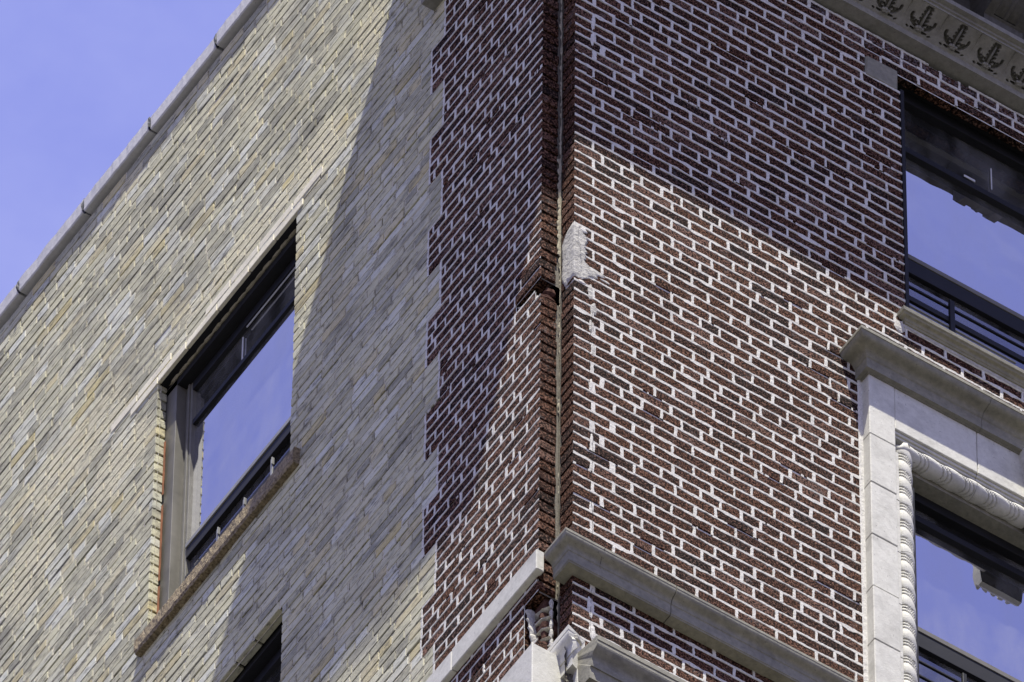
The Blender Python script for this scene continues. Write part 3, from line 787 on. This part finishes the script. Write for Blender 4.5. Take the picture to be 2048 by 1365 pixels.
mb = MB(); mb.box(-A-.03, -.088, B-.03, .72, -4.058, -3.925, .004); mb.obj('band_stone', M['stone'], belt)
mb = MB(); mb.box(-A-.0285, -A+.1, .724, 1.004, -4.058, -3.926, .004); mb.obj('band_stone', M['stone'], belt)
crack([(.096, ZB+.02), (.092, ZB-.05), (.101, ZB-.11)], lambda u, v, w: (u, -w-.1005+max(0, (ZB-.012-v))*.62 if v > ZB-.08 else -w-.0575, v), False, .0012, 'crack', M['dark'], belt, 2.)
low = bpy.data.objects.new('belt_course', None); link(low, BLD, 'broken lower stone belt course cracked apart at the corner'); PINV[low.name] = Matrix.Identity(4)
ZL = -4.69
lp = [(-.02, ZL-.6), (.03, ZL-.6), (.03, ZL-.33), (.07, ZL-.33), (.07, ZL-.235), (.075, ZL-.23), (.125, ZL-.228), (.125, ZL-.17), (.128, ZL-.155), (.134, ZL-.155), (.136, ZL-.13)]+cyma((.136, ZL-.13), (.176, ZL-.03), -.010, 12)+[(.18, ZL-.028), (.18, ZL), (-.02, ZL+.01)]
def jag(p, z): return .012*nz(z*23, p*31)+.006*nz(z*70, p*80)
def lpath(p): return [(.012+jag(p, ZL-p)-.10*(.18-p), -p), (.47, -p)]
prof_part('belt_stone', lp, lpath, low, M['stone_dull'])
prof_part('belt_stone', lp, lambda p: [(.473, -p), (1.4865, -p)], low, M['stone_dull'])
lr = [(p*.55-.03, z+.125) for p, z in lp]
prof_part('broken_stone', lr, lambda p: [(-p, B-.012), (-p, -.052+jag(p, p*3)*1.6-.45*p)], low, M['stone'], 'broken return piece split away from the lower belt course')
mb = MB(); V, Fc = cbox(-.094, .5, -5.05, .168, .946, .80, .004)
mb.add(V, Fc); mb.obj('corner_stone', M['stone'], low)
mb = MB(); rows = []
for i in range(40):
    z = ZL+.14-.60*i/39
    rows.append([(-.055+.008*nz(z*20, 1.), -.030+.012*nz(z*24, 2.), z), (-.036+.010*nz(z*26, 3.), -.012+.014*nz(z*33, 4.), z), (-.010+.010*nz(z*22, 5.), -.020+.014*nz(z*30, 6.), z), (.012+.008*nz(z*25, 7.), -.030+.012*nz(z*28, 8.), z)])
for p, q in zip(rows, rows[1:]):
    for k in range(3): mb.quad(q[k], q[k+1], p[k+1], p[k])
mb.obj('broken_edge', M['rubble_dark'], low)
mb = MB(); lump(mb, (-.02, -.035, ZL+.085), (.038, .035, .022), 2.7, 12, 9); mb.obj('mortar_lumps', M['patch'], low)

# ------------------------------------------------------------------ windows
def window(label, parent_label=None):
    o = bpy.data.objects.new('window', None); link(o, BLD, label); PINV[o.name] = Matrix.Identity(4); return o
def part(parent, name, material, boxes, label=None, ch=.0015):
    for b in boxes:
        mb = MB(); mb.box(*b, ch); o = mb.obj(name, material, parent, label)
    return o
def room(parent, x0, x1, y0, y1, z0, z1, open_axis):
    mb = MB(); V = [(x, y, z) for x in (x0, x1) for y in (y0, y1) for z in (z0, z1)]
    Fs = {'x0': (0, 1, 3, 2), 'x1': (4, 6, 7, 5), 'y0': (0, 4, 5, 1), 'y1': (2, 3, 7, 6), 'z0': (0, 2, 6, 4), 'z1': (1, 5, 7, 3)}
    mb.add(V, [f for k, f in Fs.items() if k != open_axis]); mb.obj('room', M['dark'], parent)
def pane(parent, axis, d, u0, u1, z0, z1, material='glass'):
    mb = MB()
    if axis == 'x': mb.box(d, d+.006, u0, u1, z0, z1)
    else: mb.box(u0, u1, d, d+.006, z0, z1)
    mb.obj('pane', M[material], parent)
def side_window(y0, y1, z0, z1, label, rail, low_rail):
    w = window(label); X = -A; g = X+.128
    part(w, 'frame', M['bronze'], [(X+.055, X+.115, y1-.075, y1+.02, z0, z1), (X+.055, X+.115, y0-.02, y0+.05, z0, z1), (X+.06, X+.117, y0-.02, y1+.02, z1-.004, z1+.05)])
    part(w, 'frame', M['black'], [(X+.055, X+.16, y0-.02, y1+.02, z1-.05, z1-.006)])
    part(w, 'sash', M['bronze'], [(X+.106, X+.150, y1-.128, y1-.075, z0, z1-.05), (X+.098, X+.150, y1-.112, y1-.098, z0, z1-.05), (X+.106, X+.150, y0+.05, y0+.1, z0, z1-.05)])
    part(w, 'sash', M['black'], [(X+.112, X+.150, y0+.1, y1-.128, rail, rail+.035), (X+.105, X+.150, y0+.1, y1-.128, z1-.11, z1-.05)])
    part(w, 'rail', M['grey'], [(X+.098, X+.150, y0+.1, y1-.128, low_rail-.028, low_rail)])
    part(w, 'rail', M['black'], [(X+.104, X+.150, y0+.1, y1-.128, low_rail-.10, low_rail-.029), (X+.104, X+.150, y0+.1, y1-.128, z0, z0+.36)])
    for a, b, mt in ((rail+.035, z1-.11, 'glass'), (low_rail, rail, 'glass'), (z0+.36, low_rail-.10, 'glass_plain')): pane(w, 'x', g, y0+.1, y1-.128, a, b, mt)
    room(w, X+.16, X+1.2, y0-.02, y1+.02, z0, z1+.05, 'x0')
    return w
w1 = side_window(2.11, 3.265, -1.08, .775, 'taupe metal window in the cream brick wall with a rough granite sill', .41, -.49)
mb = MB()
rows = [[(-A+.043+.003*nz(z*9, 2.), 3.246+.004*nz(z*14, 1.), z), (-A+.047, 3.256+.004*nz(z*31, 3.), z), (-A+.044, 3.268, z)] for z in [-1.08+1.45*i/110 for i in range(111)]]
for p, q in zip(rows, rows[1:]):
    if nz(p[0][2]*6.5, 8.)+.15*nz(p[0][2]*40, 3.) < .30:
        for k in range(2): mb.quad(p[k], q[k], q[k+1], p[k+1])
mb.obj('caulk', M['rust'], w1)
part(w1, 'screen_edge', M['lightmetal'], [(-A+.118, -A+.124, 2.735, 2.743, .452, .63), (-A+.118, -A+.124, 2.24, 2.74, .447, .453), (-A+.112, -A+.118, 2.24, 2.70, .655, .660)])
for y, z in ((2.352, -.75), (2.576, -.80), (2.792, -.78)):
    part(w1, 'guard_post', M['grey'], [(-A+.055, -A+.063, y-.008, y+.008, -1.08, z), (-A+.05, -A+.064, y-.012, y-.006, z-.05, z)])
part(w1, 'guard_rail', M['black'], [(-A+.066, -A+.074, 2.16, 3.19, -.90, -.885), (-A+.066, -A+.074, 2.16, 3.19, -.99, -.975)])
part(w1, 'soffit', M['black'], [(-A+.012, -A+.06, 2.09, 3.28, .778, .80)])
mb = MB()
for i in range(16): lump(mb, (-A+.05, 2.15+.07*i+.01*nz(i*1.3), .776), (.010, .045, .007), i*1.9)
mb.obj('mortar_lumps', M['mortar_tan'], w1)
w2 = side_window(2.13, 3.29, -3.88, -2.07, 'dark lower window in the cream brick wall with its head in shade', -2.45, -3.3)
part(w2, 'soffit', M['black'], [(-A+.012, -A+.06, 2.11, 3.30, -2.067, -2.045)])
# rough granite sill
mb = MB(); rows = []; n = 90; y0_, y1_ = 2.025, 3.315
for i in range(n+1):
    y = y0_+(y1_-y0_)*i/n
    k = lambda s: .0035*nz(y*34, s)+.0035*nz(y*90, s*1.7)
    rows.append([(-A+.14, y, -1.19), (-A-.030+k(1), y, -1.19+k(2)), (-A-.036+k(3), y, -1.172+k(7)), (-A-.036+k(4), y, -1.135), (-A-.036+k(5), y, -1.098+k(8)), (-A-.028+k(6), y, -1.078+k(2)), (-A+.14, y, -1.066)])
for p, q in zip(rows, rows[1:]):
    for j in range(6): mb.quad(p[j], p[j+1], q[j+1], q[j])
mb.add(rows[0], [tuple(range(7))[::-1]]); mb.add(rows[-1], [tuple(range(7))])
mb.obj('window_sill', M['granite'], BLD, 'rough brown granite sill under the taupe side window')
# whitened lintel courses over the side window
lin = bpy.data.objects.new('lintel', None); link(lin, BLD, 'whitened lintel courses over the side window'); PINV[lin.name] = Matrix.Identity(4)
y = 2.06
while y < 3.5:
    L = R.uniform(.2, .27)
    mb = MB(); mb.box(-A-.0045, -A+.03, y, y+L-.006, .779, .829, .002, .001); mb.obj('lintel_piece', M['white'], lin); y += L
y = 1.90
while y < 3.45:
    L = R.uniform(.2, .3)
    if R.random() < .78:
        mb = MB(); mb.box(-A-.003, -A+.03, y, y+L-.008, .846, .896, .002, .001); mb.obj('lintel_piece', M['white'], lin)
    y += L

def front_window(x0, x1, z0, z1, label, rail, low_rail, yg):
    w = window(label); xa, xb = x0+.03, x1-.03
    part(w, 'frame', M['black'], [(x0+.001, x0+.020, -.004, yg+.03, z0, z1-.14), (xa-.01, xa+.045, yg-.035, yg+.03, z0, z1), (xb-.045, x1+.02, yg-.035, yg+.03, z0, z1), (xa+.045, xb-.045, yg-.04, yg+.03, z1-.07, z1), (x0, x1, yg-.02, yg+.04, z1, z1+.06)])
    part(w, 'sash', M['black'], [(xa+.045, xb-.045, yg-.030, yg+.02, rail, rail+.035), (xa+.045, xb-.045, yg-.018, yg+.02, rail+.04, rail+.06)])
    part(w, 'rail', M['bronze'], [(xa+.045, xb-.045, yg-.026, yg+.02, low_rail-.03, low_rail)])
    part(w, 'rail', M['black'], [(xa+.045, xb-.045, yg-.022, yg+.02, low_rail-.13, low_rail-.031), (xa+.045, xb-.045, yg-.022, yg+.02, z0, z0+.10)])
    for a, b, mt in ((rail+.06, z1-.07, 'glass_plain'), (low_rail, rail, 'glass'), (z0+.10, low_rail-.13, 'glass_plain')): pane(w, 'y', yg, xa+.045, xb-.045, a, b, mt)
    room(w, x0-.02, x1+.02, yg+.035, yg+1.0, z0, z1+.06, 'y0'); return w
w3 = front_window(1.735, 3.10, -1.02, .84, 'black framed window in the red wall under the cornice', .40, -.36, .12)
gy = .035
part(w3, 'guard_rail', M['black'], [(1.757, 3.08, gy, gy+.012, -.70, -.688), (1.757, 3.08, gy, gy+.016, -.80, -.765), (1.757, 3.08, gy, gy+.012, -.93, -.91)])
part(w3, 'guard_rail', M['grey'], [(1.757, 3.08, gy+.02, gy+.03, -.765, -.745), (1.757, 2.35, gy+.0, gy+.01, -.842, -.832)])
for x in (2.005, 2.42, 2.83): part(w3, 'guard_post', M['black'], [(x-.013, x+.013, gy-.012, gy+.004, -1.0, -.652)])
part(w3, 'soffit', M['black'], [(1.735, 3.1, .04, .12, .842, .86)])
part(w3, 'screen_edge', M['lightmetal'], [(2.30, 2.306, .108, .112, .50, .66), (2.14, 2.20, .090, .094, .455, .470)])
bs = MB(); bs.box(1.549, 1.728, -.004, .1, .668, .830, .008, .003); bs.obj('lintel_block', M['stone_dull'], BLD, 'pale stone block at the top corner of the black window')
# moulded sill of the front window
sp_ = [(-.1, -1.066), (.010, -1.066), (.013, -1.058), (.018, -1.056), (.020, -1.050)]+cyma((.020, -1.050), (.042, -1.032), -.003, 8)+[(.045, -1.031), (.050, -1.028), (.052, -1.008), (.048, -1.002), (-.12, -.994)]
prof_part('window_sill', sp_, lambda p: [(1.735-p*.9, 0 if p > 0 else .001), (1.735-p*.9, -p), (3.14, -p)], BLD, M['stone_dull'], 'thin moulded stone sill of the black upper window', False)
mb = MB(); mb.box(1.72, 3.1, -.0035, .03, -1.088, -1.067); lump(mb, (1.70, .0, -1.10), (.03, .009, .045), 2.); mb.obj('mortar_bed', M['patch'], BLD)

# ------------------------------------------------------------------ carved stone surround of the lower front window
sur = bpy.data.objects.new('window_surround', None); link(sur, BLD, 'pale carved stone window surround with hood and rope moulding'); PINV[sur.name] = Matrix.Identity(4)
X0 = 1.547; XM = 2.43
ZH = -1.515
hp = [(-.03, ZH-.155), (.068, ZH-.155), (.068, ZH-.150), (.088, ZH-.147), (.090, ZH-.085), (.096, ZH-.080)]+cyma((.096, ZH-.080), (.166, ZH-.020), -.010, 12)+[(.170, ZH-.018), (.170, ZH), (-.02, ZH+.004)]
XE = 2*XM-X0
prof_part('hood', hp, lambda p: [(X0-p, .0), (X0-p, -p), (2.06, -p)], sur, M['stone_dull'])
prof_part('hood', [(p-.001, z+.001) for p, z in hp], lambda p: [(2.0625, -p), (XE+p, -p), (XE+p, 0)], sur, M['stone_dull'])
XB = 1.487
jz = [-1.66, -2.088, -2.43, -2.795, -3.157, -3.527, -3.9, -4.27, -4.64]
for s in (0, 1):
    for i, (zt, zb) in enumerate(zip(jz, jz[1:])):
        x0_, x1_ = (XB, 1.622) if s == 0 else (2*XM-1.622, 2*XM-XB)
        mb = MB(); o_ = R.uniform(-.0015, .0015); mb.box(x0_, x1_, -.060+o_, .1, zb+.0022, zt-.0022, .0035); mb.obj('jamb_stone', M['stone'], sur)
        xs2 = (1.6225, 1.646) if s == 0 else (2*XM-1.646, 2*XM-1.6225)
        if i > 0:
            mb = MB(); mb.box(*xs2, -.046, .1, zb+.002-.012, zt-.002-.012, .002); mb.obj('fillet', M['stone'], sur)
for a, b in ((1.6225, 2.052), (2.055, 2*XM-1.6225)):
    mb = MB(); mb.box(a, b, -.060, .1, -1.958, -1.66, .003); mb.obj('frieze_stone', M['stone'], sur)
    mb = MB(); mb.box(a, b, -.049, .1, -1.975, -1.959, .002); mb.box(a, b, -.040, .1, -1.990, -1.976, .002); mb.obj('fillet', M['stone'], sur)
# mortar line beside the jambs
mb = MB(); rows = []
for i in range(120):
    z = -1.66-2.95*i/119; e = .003*nz(z*40, 1.)
    rows.append([(1.468+e, -.001, z), (1.474, -.008+e, z), (1.4868, -.010+e*.5, z)])
for p, q in zip(rows, rows[1:]):
    for j in range(2): mb.quad(q[j], q[j+1], p[j+1], p[j])
mb.obj('mortar_line', M['mortar'], sur)
def rope(axis, s0, s1, cx, cy, Rr, hand, name='rope_moulding'):
    pitch = .118; ns = int((s1-s0)/.0032); na = 36; mb = MB(); rows = []
    for i in range(ns+1):
        s = s0+(s1-s0)*i/ns; row = []
        for j in range(na):
            a = 2*math.pi*j/na; ph = (s/pitch+hand*.62*math.cos(a)*.5+hand*.2*math.sin(a)) % 1.0
            if ph < .60: k = .97+.11*math.sin(math.pi*ph/.60)**.7
            elif ph < .64: k = .82
            elif ph < .79: k = .93+.07*math.sin(math.pi*(ph-.64)/.15)
            elif ph < .83: k = .81
            elif ph < .96: k = .93+.06*math.sin(math.pi*(ph-.83)/.13)
            else: k = .83
            rr = Rr*k; u, v = rr*math.cos(a), rr*math.sin(a)
            row.append((cx+u, cy+v, s) if axis == 'z' else (s, cy+v, cx+u))
        rows.append(row)
    for p, q in zip(rows, rows[1:]):
        for j in range(na):
            f = (p[j], p[(j+1) % na], q[(j+1) % na], q[j]); mb.quad(*(f if axis == 'z' else reversed(f)))
    mb.obj(name, M['stone'], sur, None, True)
zr = [-4.3, -3.888, -3.52, -3.165, -2.78, -2.445, -2.06]
for a, b in zip(zr, zr[1:]):
    for cx in (1.688, 2*XM-1.688): rope('z', a+.001, b-.001, cx, -.006, .043, 1 if cx < XM else -1)
for a, b in ((1.70, 2.052), (2.0535, XM-.1), (XM+.1, 2.806), (2.808, 3.17)): rope('x', a, b, -2.035, -.006, .045, 1)
for cx in (1.688, 2*XM-1.688):
    mb = MB(); lump(mb, (cx, -.008, -2.036), (.047, .047, .045), 4.4, 16, 12); mb.obj('corner_knot', M['stone'], sur, None, True)
mb = MB(); mb.box(1.646, 1.735, .02, .1, -4.3, -2.0); mb.box(2*XM-1.735, 2*XM-1.646, .02, .1, -4.3, -2.0); mb.box(1.735, 2*XM-1.735, .02, .1, -2.10, -1.985); mb.obj('reveal', M['stone_dull'], sur)
# console in the middle of the lintel
def console():
    mb = MB(); w0 = .13
    pr = [(.05, -2.13), (.075, -2.13), (.10, -2.10), (.105, -2.05), (.09, -2.0), (.10, -1.95), (.135, -1.90), (.15, -1.85), (.15, -1.80), (.135, -1.765), (.165, -1.73), (.165, -1.67), (.05, -1.66)]
    wz = lambda z: .105+.05*(z+2.13)/.47+.018*math.exp(-((z+1.82)/.04)**2)
    for s in (-1, 1): mb.add([(XM+s*wz(z), -p, z) for p, z in pr], [tuple(range(len(pr)))[::s]])
    for (p, z), (q, y) in zip(pr, pr[1:]): mb.quad((XM-wz(z), -p, z), (XM-wz(y), -q, y), (XM+wz(y), -q, y), (XM+wz(z), -p, z))
    for i in range(5): lump(mb, (XM-.08+.04*i, -.11, -2.06), (.016, .02, .03), i*2.1, 8, 6)
    mb.obj('console', M['stone'], sur)
console()
w4 = front_window(1.735, 2*XM-1.735, -4.2, -2.085, 'window inside the carved pale stone surround', -2.28, -3.02, .13)
part(w4, 'guard_rail', M['black'], [(1.78, 3.08, gy, gy+.012, -3.37, -3.358), (1.78, 3.08, gy, gy+.012, -3.47, -3.458)])
for x in (2.012, 2.43): part(w4, 'guard_post', M['black'], [(x-.01, x+.01, gy-.012, gy+.004, -4.2, -3.305)])

sc.render.resolution_x = 1024; sc.render.resolution_y = 682
